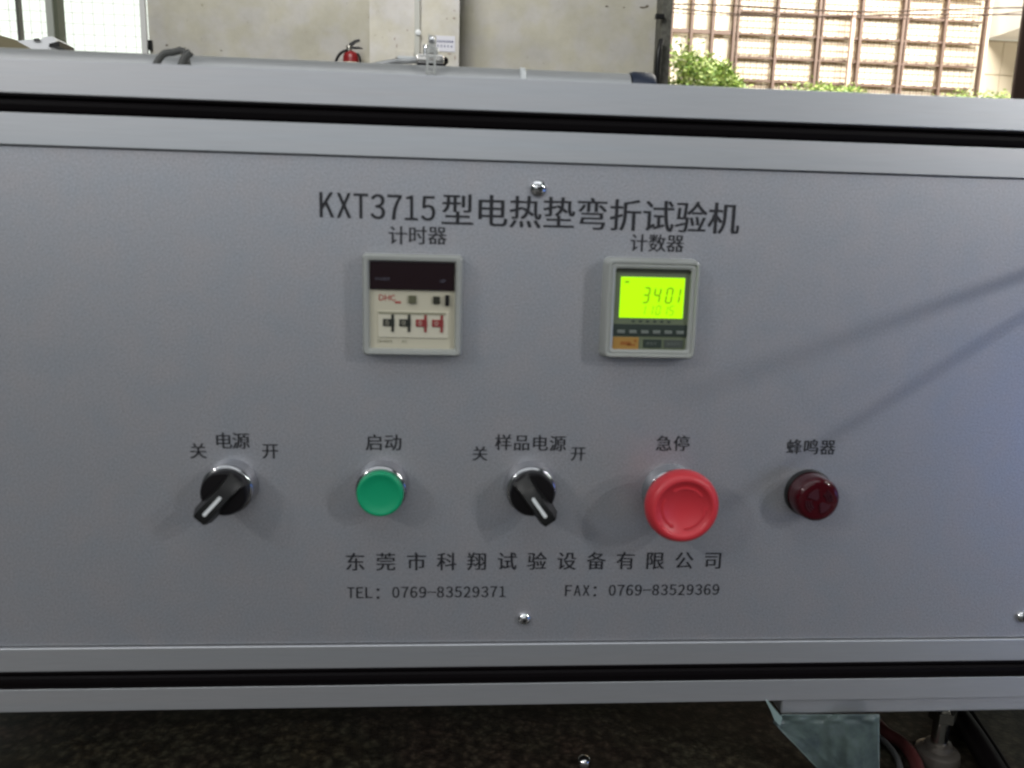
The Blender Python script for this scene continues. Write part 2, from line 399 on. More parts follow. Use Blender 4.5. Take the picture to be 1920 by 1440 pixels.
c = Vector((X(123.6), 0, Z(-144.6))); s = subempty('emergency_stop', c, mach, 'red mushroom emergency stop button')
bezel(c, s, .0165, .0090)
bm = NB(); lathe(bm, [(.0118, .002), (  .0118, .020)], c, n=40, caps=False); put('stem', bm, M_redin, s, smooth=True)
bm = NB(); lathe(bm, [(.0118, .0165), (.0180, .0176), (.0197, .0200), (.0202, .0228), (.0199, .0256), (.0189, .0281), (.0173, .0296), (.0157, .0298), (.0147, .0292), (.0142, .0284), (0, .0282)], c, n=72)
put('mushroom_cap', bm, M_red, s, smooth='all')
for k in range(3):                       # raised turn arrows, 120 degrees apart
    bm = NB(); a0 = math.radians(35+120*k); r0, r1 = .0110, .0122; A = []; Bq = []
    for i in range(13):
        t = a0+math.radians(80)*i/12; A.append(c+Vector((r1*math.cos(t), -.0282, r1*math.sin(t)))); Bq.append(c+Vector((r0*math.cos(t), -.0282, r0*math.sin(t))))
    prism(bm, A+Bq[::-1], (0, -.0005, 0))
    t = a0+math.radians(80); d = Vector((-math.sin(t), 0, math.cos(t))); r = Vector((math.cos(t), 0, math.sin(t)))
    q = c+r*.0116+Vector((0, -.0282, 0)); prism(bm, [q+r*.0014, q-r*.0014, q+d*.0022], (0, -.0005, 0))
    put('turn_arrow', bm, M_red, s)

c = Vector((X(204.4), 0, Z(-144.6))); s = subempty('buzzer', c, mach, 'dark red round buzzer')
bm = NB(); lathe(bm, [(.0139, 0), (.0139, .002), (.0137, .0034), (.0133, .0036), (.0133, .001)], c, n=56, caps=False); put('collar', bm, M_black2, s, smooth=True)
bm = NB(); lathe(bm, [(.0131, .002), (.0129, .010), (.0126, .0128), (.0117, .0143), (.0106, .0149), (.0100, .0150), (0, .0152), (0, .0125), (.0100, .0125), (.0108, .010), (.0108, .002)], c, n=56, caps=False)
put('lens', bm, M_lens, s, smooth=True)
bm = NB(); lathe(bm, [(.0104, .003), (.0104, .0105), (.0085, .0110), (.0085, .0095), (0, .0095)], c, n=48); put('lamp_holder', bm, M_lensin, s, smooth=True)
for k in range(2):
    bm = NB()
    for q in (0, math.pi):
        a0 = math.radians(-28+90*k*0+ (55 if k else -20))+q
        w0 = math.radians(30)
        rr = (.0018, .0072) if k == 0 else (.0018, .0058)
        pts = [c+Vector((rr[0]*math.cos(a0-w0), -.0153, rr[0]*math.sin(a0-w0)))]+[c+Vector((rr[1]*math.cos(a0-w0+2*w0*i/6), -.0153, rr[1]*math.sin(a0-w0+2*w0*i/6))) for i in range(7)]+[c+Vector((rr[0]*math.cos(a0+w0), -.0153, rr[0]*math.sin(a0+w0)))]
        if k == 0: prism(bm, pts, (0, -.0006, 0))
        else:
            for ri in (.0050, .0064, .0078):
                A = [c+Vector((ri*math.cos(a0-w0+2*w0*i/6), -.0153, ri*math.sin(a0-w0+2*w0*i/6))) for i in range(7)]
                Bq = [c+Vector(((ri-.0006)*math.cos(a0-w0+2*w0*i/6), -.0153, (ri-.0006)*math.sin(a0-w0+2*w0*i/6))) for i in range(7)]
                prism(bm, A+Bq[::-1], (0, -.0005, 0))
    put('sounder_mark', bm, mat('pink_mark', (.050, .013, .019), .3), s)

# --- the digital timer and the counter: frame standing proud of the panel, sunk face
def flat(bm, px0, py0, px1, py1, y0, y1, bev=0):
    a, b = at(px0, py1, y0), at(px1, py0, y0); box(bm, a.x, b.x, y0, y1, a.z, b.z, bev)
def rel(face, y, u0, v0, u1, v1, d0, d1, bm, bev=0):
    """box on a face (x0,x1,z0,z1); u, v run 0..1 from its top left corner; it stands d0..d1 in front of y"""
    x0, x1, z0, z1 = face
    box(bm, x0+(x1-x0)*u0, x0+(x1-x0)*u1, y-d1, y-d0, z1-(z1-z0)*v1, z1-(z1-z0)*v0, bev)

# timer
FY = -.0095
a, b = at(680, 666, FY), at(867, 481, FY)
fr = (a.x, b.x, a.z, b.z)
s = subempty('digital_timer', Vector(((a.x+b.x)/2, 0, (a.z+b.z)/2)), mach, 'beige timer with dark display and four thumbwheels in a clear cover')
tw = .0036
bm = NB(); R = ringframe(bm, [(fr[0]-.0006, fr[1]+.0006, fr[2]-.0006, fr[3]+.0006, .002, 0), (*fr, .0020, FY+.0012), (fr[0]+.0009, fr[1]-.0009, fr[2]+.0009, fr[3]-.0009, .0018, FY), (fr[0]+tw*.72, fr[1]-tw*.72, fr[2]+tw*.72, fr[3]-tw*.72, .0010, FY+.0002), (fr[0]+tw, fr[1]-tw, fr[2]+tw, fr[3]-tw, .0008, FY+.0016), (fr[0]+tw, fr[1]-tw, fr[2]+tw, fr[3]-tw, .0008, 0)])
put('cover_frame', bm, M_cover, s, smooth=True)
f = (fr[0]+tw, fr[1]-tw, fr[2]+tw*.9, fr[3]-tw*.85); YF = FY+.0030
bm = NB(); box(bm, f[0], f[1], YF, 0, f[2], f[3]); put('face_plate', bm, M_beige, s)
bm = NB(); rel(f, YF, .004, .004, .992, .322, 0, .0014, bm, .0003); dsp = put('display_window', bm, M_window, s)
yy = YF-.00145
def txt(text, face, u, v, h, wd, y, parent, m, bold=1):
    x0, x1, z0, z1 = face; n = len(text); bm = NB()
    for i, ch in enumerate(text):
        if ch != ' ': glyph_into(bm, ch, x0+(x1-x0)*u+(i+.5)*wd/n, z1-(z1-z0)*v, h, y, wd/n*.82, h)
    return put('lettering', bm, m, parent)
txt('POWER', f, .07, .205, .0013, .0075, yy-.0001, s, M_greytxt)
txt('UP', f, .82, .215, .0016, .0032, yy-.0001, s, M_greytxt)
txt('DHC', f, .10, .415, .0030, .0090, YF-.0001, s, M_redtxt); txt('DHC', f, .104, .418, .0030, .0090, YF-.00016, s, M_redtxt)
bm = NB(); rel(f, YF, .295, .455, .365, .478, 0, .0002, bm); put('red_mark', bm, M_redtxt, s)
bm = NB(); rel(f, YF, .455, .385, .545, .475, 0, .0012, bm, .0003); put('reset_button', bm, M_olive, s)
bm = NB(); rel(f, YF, .742, .390, .825, .475, 0, .0012, bm, .0003); put('lock_button', bm, mat('dark_olive_key', (.022, .022, .012), .5), s)
bm = NB(); rel(f, YF, .885, .372, .935, .495, 0, .0016, bm, .0003); put('slide_switch', bm, M_black2, s)
# thumbwheel bank
bm = NB(); rel(f, YF, .095, .565, .925, .868, 0, .0006, bm, .0002); put('thumbwheel_bank', bm, M_beige2, s)
YB = YF-.0006
bm = NB(); rel(f, YB, .105, .575, .895, .600, 0, .0003, bm); put('bank_lip', bm, mat('olive_lip', (.26, .25, .17), .6), s)  # thin olive strip along the top of the bank
mw = [mat('wheel_black', (.018, .020, .016), .5), mat('wheel_red', (.26, .035, .035), .5)]
for k in range(4):
    m = mw[k//2]; u = .150+.193*k
    t = subempty('thumbwheel', Vector((f[0]+(f[1]-f[0])*(u+.05), YB, (f[2]+f[3])/2)), s)
    bm = NB(); rel(f, YB, u+.005, .655, u+.108, .738, 0, .0006, bm, .0002); put('digit_window', bm, m, t)
    bm = NB(); rel(f, YB, u+.104, .604, u+.134, .655, 0, .0005, bm); rel(f, YB, u+.104, .738, u+.134, .80, 0, .0005, bm); rel(f, YB, u+.110, .655, u+.138, .738, 0, .0008, bm); put('wheel_edge', bm, m, t)
    bm = NB(); glyph_into(bm, '0', f[0]+(f[1]-f[0])*(u+.055), f[3]-(f[3]-f[2])*.697, .0025, YB-.0007, .0016, .0024); put('digit', bm, M_beige if k < 2 else M_beige2, t)
txt('DH48S', f, .085, .915, .0015, .0080, YF-.0001, s, M_olive); txt('AC', f, .37, .915, .0015, .0034, YF-.0001, s, M_olive)

# counter
FY = -.0100
a, b = at(1130, 671, FY), at(1317, 490, FY); fr = (a.x+.0004, b.x-.0004, a.z, b.z)
s = subempty('digital_counter', Vector(((a.x+b.x)/2, 0, (a.z+b.z)/2)), mach, 'counter with glowing green display and orange corner label')
bm = NB(); ringframe(bm, [(fr[0]-.0010, fr[1]+.0010, fr[2]-.0010, fr[3]+.0010, .0034, 0), (*fr, .0030, FY+.0012), (fr[0]+.0008, fr[1]-.0008, fr[2]+.0008, fr[3]-.0008, .0026, FY), (fr[0]+.0018, fr[1]-.0018, fr[2]+.0018, fr[3]-.0018, .0020, FY), (fr[0]+.0024, fr[1]-.0024, fr[2]+.0024, fr[3]-.0024, .0018, FY+.0010), (fr[0]+.0032, fr[1]-.0032, fr[2]+.0032, fr[3]-.0032, .0014, FY+.0006), (fr[0]+.0046, fr[1]-.0046, fr[2]+.0046, fr[3]-.0046, .0012, FY+.0012), (fr[0]+.0048, fr[1]-.0048, fr[2]+.0048, fr[3]-.0048, .001, 0)])
put('cover_frame', bm, M_cover, s, smooth=True)
f = (fr[0]+.0048, fr[1]-.0044, fr[2]+.0040, fr[3]-.0034); YF = FY+.0030
bm = NB(); box(bm, f[0], f[1], YF, 0, f[2], f[3]); put('face_plate', bm, M_cnt, s)
bm = NB(); rel(f, YF, 0, .010, 1, .075, 0, .0003, bm); put('header_strip', bm, mat('olive_strip', (.045, .052, .030), .5), s)
txt('DHC', f, .53, .046, .0013, .0048, YF-.0004, s, M_cntd); txt('COUNTER', f, .10, .046, .0011, .0110, YF-.0004, s, M_cntd); txt('DH48J', f, .78, .046, .0011, .0072, YF-.0004, s, M_cntd)
lc = (f[0]+(f[1]-f[0])*.075, f[0]+(f[1]-f[0])*.925, f[3]-(f[3]-f[2])*.610, f[3]-(f[3]-f[2])*.128)
bm = NB(); box(bm, lc[0], lc[1], YF-.0006, YF, lc[2], lc[3], .0002); lcd = put('lcd_screen', bm, M_lcd, s)
SEG = {'0': 'abcdef', '1': 'bc', '3': 'abgcd', '4': 'fgbc', '5': 'afgcd', '6': 'afgedc'}
def seg7(bm, ch, x, z, w_, h, t, y):
    sl = .10*h/ h
    def q(x0, z0, x1, z1):
        dx, dz = x1-x0, z1-z0; L = math.hypot(dx, dz); nx, nz = -dz/L*t/2, dx/L*t/2; ux, uz = dx/L*t*.5, dz/L*t*.5
        pts = [(x0, z0), (x0+ux+nx, z0+uz+nz), (x1-ux+nx, z1-uz+nz), (x1, z1), (x1-ux-nx, z1-uz-nz), (x0+ux-nx, z0+uz-nz)]
        prism(bm, [Vector((x+px_+.13*pz, y, z+pz)) for px_, pz in pts], (0, -.0001, 0))
    W, H = w_/2, h/2
    for k in SEG[ch]:
        q(*{'a': (-W, H, W, H), 'b': (W, H, W, 0), 'c': (W, 0, W, -H), 'd': (-W, -H, W, -H), 'e': (-W, 0, -W, -H), 'f': (-W, H, -W, 0), 'g': (-W, 0, W, 0)}[k])
lw, lh = lc[1]-lc[0], lc[3]-lc[2]; yl = YF-.0007
for i, (ch, u) in enumerate(zip('3401', (.405, .575, .765, .885))):
    bm = NB(); seg7(bm, ch, lc[0]+lw*u, lc[3]-lh*.435, lw*.085, lh*.36, .0011, yl); put('lcd_digit', bm, M_seg, lcd)
for ch, u in zip('11015', (.37, .49, .605, .715, .815)):
    bm = NB(); seg7(bm, ch, lc[0]+lw*u, lc[3]-lh*.80, lw*.060, lh*.22, .0008, yl); put('lcd_small_digit', bm, M_seg2, lcd)
bm = NB(); box(bm, lc[0]+lw*.06, lc[0]+lw*.13, yl-.0001, yl, lc[3]-lh*.15, lc[3]-lh*.09); put('lcd_flag', bm, M_seg, lcd)
bm = NB(); rel(f, YF, 0, .685, 1, .830, 0, .0005, bm, .0002); put('key_strip', bm, M_cntd, s)
for k in range(6):
    u = .06+.158*k; bm = NB(); rel(f, YF-.0005, u, .755, u+.10, .795, 0, .0007, bm, .0002); put('key', bm, M_key, s)
    bm = NB(); rel(f, YF, .25+.095*k, .640, .29+.095*k, .662, 0, .0002, bm); put('index_mark', bm, M_cntd, s)
bm = NB(); rel(f, YF, .0, .842, .355, 1.0, 0, .0006, bm, .0002); put('orange_label', bm, M_orange, s)
bm = NB(); rel(f, YF-.0006, .11, .895, .25, .935, 0, .0001, bm); rel(f, YF-.0006, .29, .87, .325, .90, 0, .0001, bm); rel(f, YF-.0006, .20, .925, .31, .945, 0, .0001, bm); put('label_print', bm, M_orange2, s)
bm = NB(); rel(f, YF, .42, .865, .665, .965, 0, .0006, bm, .0002); put('dark_key', bm, M_cntd, s)
bm = NB(); rel(f, YF, .70, .865, .955, .965, 0, .0005, bm, .0002); put('label_block', bm, mat('grey_block', (.06, .07, .06), .5), s)
txt('RST', f, .46, .915, .0016, .0058, YF-.0007, s, M_key); txt('220V', f, .73, .915, .0013, .0075, YF-.0006, s, M_key)

# levelling foot under the foot rail, at the right
fc = at(1757, 1405, .022); fx, fy = fc.x+.0005, .022
s = subempty('levelling_foot', Vector((fx, fy, 0)), mach)
zr = Z(-287.6)
bm = NB(); lathe(bm, [(.0048, .012)]+[(0.0050+(.00028 if i % 2 else 0), .012+(zr-.012)*i/24) for i in range(1, 25)], (fx, fy, 0), (0, 0, 1), 24); put('threaded_rod', bm, M_foot, s, smooth=True)
bm = NB(); lathe(bm, [(.0080, zr-.0190), (.0086, zr-.0185), (.0086, zr-.0120), (.0080, zr-.0115)], (fx, fy, 0), (0, 0, 1), 6); put('lock_nut', bm, M_foot, s)
bm = NB(); lathe(bm, [(.0135, 0), (.0140, .003), (.0132, .0075), (.0105, .0092), (.0088, .0095), (.0080, .0130), (.0050, .0138)], (fx, fy, 0), (0, 0, 1), 36); put('foot_pad', bm, M_footpad, s, smooth=True)

# ------------------------------------------------------------------ on top of the machine
ty = .050; zt = Z(75.6)
p0, p1 = at(0, 89, ty), at(1200, 142, ty)
r = .0125
bm = NB()
tz = (at(300, 103, ty).z + at(1000, 132, ty).z)/2 - r*.985
xe_ = at(1177, 150, ty).x; tube(bm, [(-.40+(xe_+.40)*i/4, ty, tz) for i in range(5)], r, 32)
put('grey_pipe', bm, M_tube, label='long grey metal pipe lying along the back of the machine top', cat='pipe', smooth=True)
cap0, cap1 = at(1176, 150, ty).x, at(1223, 150, ty).x
bm = NB(); lathe(bm, [(r*.6, 0), (r*1.06, .001), (r*1.10, .003), (r*1.10, cap1-cap0-.002), (r*1.02, cap1-cap0), (0, cap1-cap0)], (cap0, ty, tz), (1, 0, 0), 32); put('pipe_cap', bm, M_navy, label='dark navy plastic cap on the end of the grey pipe', cat='pipe cap', smooth=True)
tx = at(978, 140, ty).x
bm = NB(); lathe(bm, [(r*1.02, 0), (r*1.07, .0004), (r*1.07, .0030), (r*1.02, .0034)], (tx-.0015, ty, tz), (1, 0, 0), 32)
put('white_cable_tie', bm, M_white, label='thin white band wrapped round the grey pipe', cat='band', smooth=True)
for i, (P, lb) in enumerate(((((286, 116), (305, 103), (325, 98), (345, 97), (352, 112)), 'dark grey rubber hose arching over the pipe, the longer flatter loop'),
          (((334, 124), (346, 110), (358, 97)), 'short dark grey rubber hose loop standing over the pipe, the steeper one'))):
    bm = NB(); yh = .034 if i == 0 else .030
    pts = [at(x, y, yh) for x, y in P]; pts[0].z -= .004; pts[-1].z -= .004*(1-i)
    tube(bm, spline(pts, 6), .0018 if i == 0 else .0021, 12); put('rubber_hose', bm, M_wire, label=lb, cat='hose', smooth=True)

# clip and valve in front of the pillar
yc = .046
def pbox(bm, x0, y0, x1, y1, ya, yb, bev=0): flat(bm, x0, y0, x1, y1, ya, yb, bev)
q = at(806, 134, yc-.014)
cl = thing('metal_clip', q, 'small shiny perforated metal clip standing upright against the pipe', 'clip')
M_clip = mat('perforated_clip', (.36, .36, .34), .3, 1)
ya = ty-r-.0035
bm = NB()
pbox(bm, 799, 84, 803.5, 139, ya, ya+.001); pbox(bm, 813, 84, 817.5, 139, ya, ya+.001)
for yy_ in (84, 94, 104, 114, 124, 133): pbox(bm, 803.7, yy_, 812.8, yy_+3.5, ya, ya+.001)
put('clip_strap', bm, M_clip, cl)
bm = NB(); pbox(bm, 803, 64, 806, 84, ya, ya+.0012); pbox(bm, 815, 67, 818, 84, ya, ya+.0012); pbox(bm, 806.3, 80, 814.6, 83.7, ya, ya+.0012); put('clip_ears', bm, M_clip, cl)
bm = NB(); a = at(810, 74, ya); lathe(bm, [(.0012, -.002), (.0020, -.001), (.0020, .001), (.0012, .0022), (0, .0024)], a, n=20); put('clip_screw', bm, M_chrome, cl, smooth=True)
q = at(808, 125, .056)
va = thing('valve_fitting', q, 'nickel fitting with black rubber base and thin grey lead lying on the pipe', 'fitting')
yv = ty-.002
bm = NB(); pbox(bm, 781, 102, 833, 119, yv, yv+.010, .0012); put('fitting_body', bm, mat('nickel', (.55, .53, .50), .25, 1), va, smooth=True)
bm = NB(); pbox(bm, 781, 119.3, 836, 124, yv, yv+.010, .0006); put('rubber_base', bm, M_rubber, va, smooth=True)
a = at(833, 114, yv+.005); bm = NB(); lathe(bm, [(.0022, 0), (.0024, .0006), (.0012, .0022), (0, .0024)], a, (1, 0, 0), 20); put('end_plug', bm, M_rubber, va, smooth=True)
bm = NB(); a = at(797, 102, yv+.005); lathe(bm, [(.0012, -.0005), (.0012, .0050)], a, (0, 0, 1), 16); put('pin', bm, M_chrome, va, smooth=True)
bm = NB(); pbox(bm, 803, 88, 822, 101.8, yv+.002, yv+.006, .0005); put('fitting_neck', bm, M_clip, va)
bm = NB(); tube(bm, spline([at(782, 113, yv+.005), at(765, 114.5, yv+.005), at(740, 115.5, yv+.004), at(715, 119, yv+.002), at(690, 124, yv-.001)], 6), lambda t: .0016-.0004*t, 12); put('lead', bm, M_wire if 0 else M_tube, va, smooth=True)
bm = NB(); pbox(bm, 745, 106, 780.5, 110.5, yv+.004, yv+.006, .0004); put('clear_tab', bm, M_white, va)

# things at the left end, behind the pipe
yb = .12
bm = NB(); z0 = Z(66)
prism(bm, [at(x, y, yb) for x, y in ((32, 77), (52, 74), (74, 75), (83, 69), (97, 68), (105, 74), (105, 82), (96, 92), (60, 92))], (0, .02, 0)); 
wp = put('white_bracket', bm, mat('white_gloss', (.85, .85, .86), .4), label='white plastic bracket with a pointed end standing behind the pipe', cat='bracket')
bm = NB(); prism(bm, [at(x, y, yb-.0012) for x, y in ((63, 72.5), (72, 71.5), (75, 77), (64, 77.5))], (0, .0010, 0)); put('screw_hole', bm, M_wire, wp)
bm = NB(); prism(bm, [at(x, y, yb-.0012) for x, y in ((92, 82), (111, 77), (112, 88), (92, 88))], (0, .02, 0)); put('dark_clip', bm, M_black2, wp)
bm = NB(); prism(bm, [at(x, y, .15) for x, y in ((-40, 50), (0, 66), (34, 76), (60, 92), (60, 110), (-40, 110))], (0, .05, 0)); put('khaki_board', bm, M_khaki, label='khaki board with a sloping top edge behind the pipe end', cat='board')

# ------------------------------------------------------------------ under the machine
# crumpled teal film hanging from the foot rail
zf = Z(-287.9)
bm = NB()
outline = [(1468, 1337), (1460, 1345), (1450, 1356), (1460, 1373), (1480, 1392), (1508, 1420), (1530, 1445), (1550, 1475), (1648, 1475), (1648, 1340)]
nx, nz = 44, 36; V = {}
for j in range(nz+1):
    t = j/nz; yy_ = 1339+(1478-1339)*t
    xl = 1466-18*min(1, t/.10) if t < .10 else 1448+(1568-1448)*((t-.10)/.90)**1.0
    for i in range(nx+1):
        u = i/nx; xx = xl+(1649-xl)*u
        p = at(xx, yy_, -.004+.004*math.sin(u*5+t*2)+.003*abs(noise.noise(Vector((u*5+t*2, t*2, 1))))+.0004*noise.noise(Vector((u*13, t*8, 3)))+.002*math.exp(-((t-.08)/.03)**2)*math.sin(u*19))
        p.z = max(p.z, .0005); V[i, j] = bm.verts.new(p)
for j in range(nz):
    for i in range(nx): bm.faces.new((V[i, j], V[i+1, j], V[i+1, j+1], V[i, j+1]))
bmesh.ops.solidify(bm, geom=bm.faces[:], thickness=.0003)
film = put('plastic_film', bm, M_film, label='crumpled teal plastic film hanging under the machine beside the metal foot', cat='plastic film', smooth='all')
bm = NB(); prism(bm, [at(x, y, -.0035) for x, y in ((1436, 1314), (1441, 1315), (1453, 1330), (1467, 1346), (1463, 1362), (1452, 1350), (1446, 1334))], (0, .001, 0)); put('folded_corner', bm, mat('pale_film', (.22, .29, .28), .3), film)

# hoses, dark bands and litter on the floor
def floorpts(L, r): return [onz(x, y, r) for x, y in L]
bm = NB(); tube(bm, spline(floorpts(((1640, 1352), (1662, 1374), (1690, 1392), (1712, 1420), (1722, 1450), (1722, 1490)), .004), 6), .0042, 14)
put('red_hose', bm, mat('dull_red_rubber', (.055, .009, .009), .6), label='dull red hose curving over the floor beside the teal film', cat='hose', smooth=True)
bm = NB(); tube(bm, spline(floorpts(((1640, 1376), (1660, 1392), (1680, 1418), (1690, 1450), (1692, 1490)), .0022), 6), .0020, 12)
put('grey_cable', bm, mat('pale_grey_pvc', (.07, .07, .07), .6), label='thin grey cord curving over the floor inside the red hose', cat='cable', smooth=True)
bm = NB(); tube(bm, spline(floorpts(((1770, 1305), (1800, 1345), (1838, 1400), (1880, 1470)), .007), 6), .0075, 16)  # thick dark round band laid slantwise across the floor
put('dark_band', bm, M_rubber, label='thick dark band slanting over the floor behind the metal foot', cat='hose', smooth=True)
bm = NB(); tube(bm, spline(floorpts(((1812, 1320), (1835, 1355), (1868, 1405), (1905, 1465)), .003), 6), .0018, 12)  # thinner dark strand beside the thick band
put('dark_strand', bm, M_rubber, label='thin dark strand running alongside the thick dark band', cat='cable', smooth=True)
q = onz(1095, 1428, .004)
bm = NB(); lathe(bm, [(.0042, -.004), (.0042, .001)]+[(.0042*math.cos(t), .001+.0030*math.sin(t)) for t in [math.pi/2*i/6 for i in range(1, 6)]]+[(0, .004)], q, (0, 0, 1), 24)
put('dome_nut', bm, M_chrome, label='small shiny dome nut lying on the dark floor', cat='nut', smooth='all')

# ------------------------------------------------------------------ the wall behind
YW = 5.5
def wallbox(name, px0, px1, y0, y1, m, z0=0., z1=4.2, **k):
    bm = NB(); a, b = at(px0, 60, y0).x, at(px1, 60, y0).x; box(bm, a, b, y0, y1, z0, z1); return put(name, bm, m, **k)
wl = wallbox('wall', 279, 1240, YW, YW+.25, M_wall, label='stained beige plaster wall behind the machine', cat='wall')
pl = wallbox('wall_pillar', 693, 861, YW-.30, YW-.003, M_pillar, label='pale plaster pillar with a paper notice, standing out from the wall', cat='pillar')
a, b = at(-400, 60, YW).x, at(279, 60, YW).x
bm = NB(); box(bm, a, b-.002, YW, YW+.25, 0, 1.05); box(bm, a, b-.002, YW, YW+.25, 3.3, 4.2); put('window_wall', bm, M_wall, label='low sill wall under the bright window', cat='wall')
# window
wi = thing('window', (at(130, 60, YW).x, YW+.1, 1.05), 'bright window with pale frame and fine wire grille', 'window')
def wbar(name, px0, px1, m, y0=YW+.05, y1=YW+.10, z0=1.055, z1=3.29):
    bm = NB(); a, b = at(px0, 40, YW+.05).x, at(px1, 40, YW+.05).x; box(bm, a, b, y0, y1, z0, z1); return put(name, bm, m, wi)
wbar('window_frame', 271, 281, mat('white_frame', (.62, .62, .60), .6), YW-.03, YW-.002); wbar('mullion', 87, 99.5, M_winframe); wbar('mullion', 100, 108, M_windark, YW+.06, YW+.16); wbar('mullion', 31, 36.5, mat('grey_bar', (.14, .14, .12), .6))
hz = at(283, 85, YW-.01); bm = NB(); box(bm, hz.x-.012, hz.x+.012, YW-.03, YW-.002, hz.z-.035, hz.z+.03, .002); put('hinge', bm, M_black2, wi)
bm = NB()
x = a
xs = at(-400, 60, YW+.2).x; xe = at(280, 60, YW+.2).x
while x < xe: box(bm, x-.0010, x+.0010, YW+.18, YW+.184, 1.05, 3.3); x += .070
z = 1.1
while z < 3.3: box(bm, xs, xe, YW+.186, YW+.19, z-.0010, z+.0010); z += .070
put('wire_grille', bm, M_grille, wi, kind='stuff')
bm = NB(); box(bm, xs, xe, YW+.22, YW+.224, 1.055, 3.29)
put('pane', bm, mat('window_glass', (1, 1, 1), .02, trans=1, ior=1.05, spec=.2), wi)

# notice, conduit, socket marks on the pillar
YP = YW-.30
nt = thing('paper_notice', at(840, 85, YP), 'white paper notice with two lines of blue print stuck on the pillar', 'notice')
a, b = at(816, 96, YP-.003), at(853.5, 68, YP-.003)
bm = NB(); box(bm, a.x, b.x, YP-.004, YP-.001, a.z, b.z); put('sheet', bm, M_paper, nt)
bm = NB()
for k, (u0, u1, v, n) in enumerate(((.06, .93, .36, 8), (.10, .95, .66, 5))):
    for i in range(n):
        uu = u0+(u1-u0)*i/n; x0 = a.x+(b.x-a.x)*uu; ww = (b.x-a.x)*(u1-u0)/n*(.78 if k == 0 else .45); zz = b.z-(b.z-a.z)*v; h = (b.z-a.z)*.06
        for j in range(3): box(bm, x0, x0+ww, YP-.0052, YP-.0042, zz-h+j*h*.8, zz-h+j*h*.8+h*.4)
        box(bm, x0+ww*.3, x0+ww*.45, YP-.0056, YP-.0053, zz-h, zz+h)
put('blue_print', bm, M_bluetxt, nt, kind='stuff')
cdt = thing('conduit', at(783, 60, YP), 'vertical pale conduit running down the pillar', 'conduit')
bm = NB(); a, b = at(777, 60, YP-.03).x, at(787, 60, YP-.03).x; box(bm, a, b, YP-.03, YP-.002, .9, 4.1, .004); put('conduit_channel', bm, mat('grey_white_pvc', (.42, .42, .38), .6), cdt)
bm = NB(); c = at(784, 61, YP-.032); lathe(bm, [(.018, 0), (.018, .006), (.008, .010), (0, .010)], c, n=20); put('saddle_clip', bm, M_white, cdt, smooth=True)
bm = NB(); a, b = at(741, 108, YP-.01), at(776, 96, YP-.01); box(bm, a.x, b.x, YP-.012, YP-.001, a.z, b.z, .002); put('wall_plate', bm, M_pillar, label='pale square wall plate beside the conduit', cat='wall plate')
# dark marks chipped in the plaster
bm = NB()
for x, y, s1, s2 in ((313, 85, 3, 2.2), (336, 89, 3, .8), (348, 90, 1.5, 1), (415, 95, 3, .7), (1138, 12, 4, 1.4), (1170, 14, 2.5, .9), (1205, 14, 7, 1.6), (1213, 12, 4, 3)):
    c = at(x, y, YW); k = 7; pts = []
    for i in range(k): t = 2*math.pi*i/k; rr = random.uniform(.6, 1); pts.append(Vector((c.x+math.cos(t)*s1*.004*rr, YW-.003, c.z+math.sin(t)*s2*.004*rr)))
    prism(bm, pts, (0, .0025, 0))
put('plaster_chips', bm, mat('dark_chips', (.14, .12, .09), .9), wl, kind='stuff')
bm = NB()
for x, y, s1, s2 in ((740, 73, 1, 3.2), (744, 86, 1, 3.5), (764, 57, 1.4, 1.6), (842, 101, 5, 1.4), (838, 35, 2.2, 1.2), (851, 34, 3, 1.5), (853, 108, 1.5, 5), (717, 70, 1, 1), (852, 20, 1.5, 1)):
    c = at(x, y, YP); k = 7; pts = []
    for i in range(k): t = 2*math.pi*i/k; rr = random.uniform(.6, 1); pts.append(Vector((c.x+math.cos(t)*s1*.004*rr, YP-.0025, c.z+math.sin(t)*s2*.004*rr)))
    prism(bm, pts, (0, .002, 0))
put('pillar_stains', bm, mat('stain', (.34, .27, .23), .9), pl, kind='stuff')

# fire extinguisher hung on the wall
YE = YW-.11; c = at(655, 120, YE)
ex = thing('fire_extinguisher', c, 'red fire extinguisher with black handle and hose hung on the beige wall', 'fire extinguisher')
rE = (at(673, 110, YE).x-at(643, 110, YE).x)/2; xc = at(658, 110, YE).x; zt_ = at(658, 97, YE).z
bm = NB(); lathe(bm, [(rE*.9, -.45), (rE, -.44), (rE, -.045), (rE*.93, -.022), (rE*.70, -.006), (rE*.35, 0), (rE*.30, .006), (0, .006)], (xc, YE, zt_), (0, 0, 1), 32); body = put('cylinder', bm, M_extred, ex, smooth=True)
bm = NB(); lathe(bm, [(rE*1.01, -.40), (rE*1.01, -.072)], (xc, YE, zt_), (0, 0, 1), 32, caps=False); put('paper_label', bm, mat('beige_label', (.50, .36, .26), .6), ex, smooth=True)
bm = NB(); lathe(bm, [(.017, .0), (.019, .012), (.019, .028), (.014, .040), (0, .042)], (at(654.5, 95, YE).x, YE, zt_), (0, 0, 1), 20); put('valve', bm, M_steel, ex, smooth=True)
def barp(name, P, wd, m, th=.022):
    bm = NB(); pts = [at(x, y, YE) for x, y in P]; n = len(pts); A = []; B = []
    for i, p in enumerate(pts):
        t = (pts[min(i+1, n-1)]-pts[max(i-1, 0)]).normalized(); e = Vector((-t.z, 0, t.x))*wd[i]/2; A.append(p+e-Vector((0, th/2, 0))); B.append(p-e-Vector((0, th/2, 0)))
    prism(bm, A+B[::-1], (0, th, 0)); put(name, bm, m, ex)
barp('handle', ((651, 90), (658, 84), (666, 78), (675, 75.5)), (.012, .022, .018, .012), M_black2)
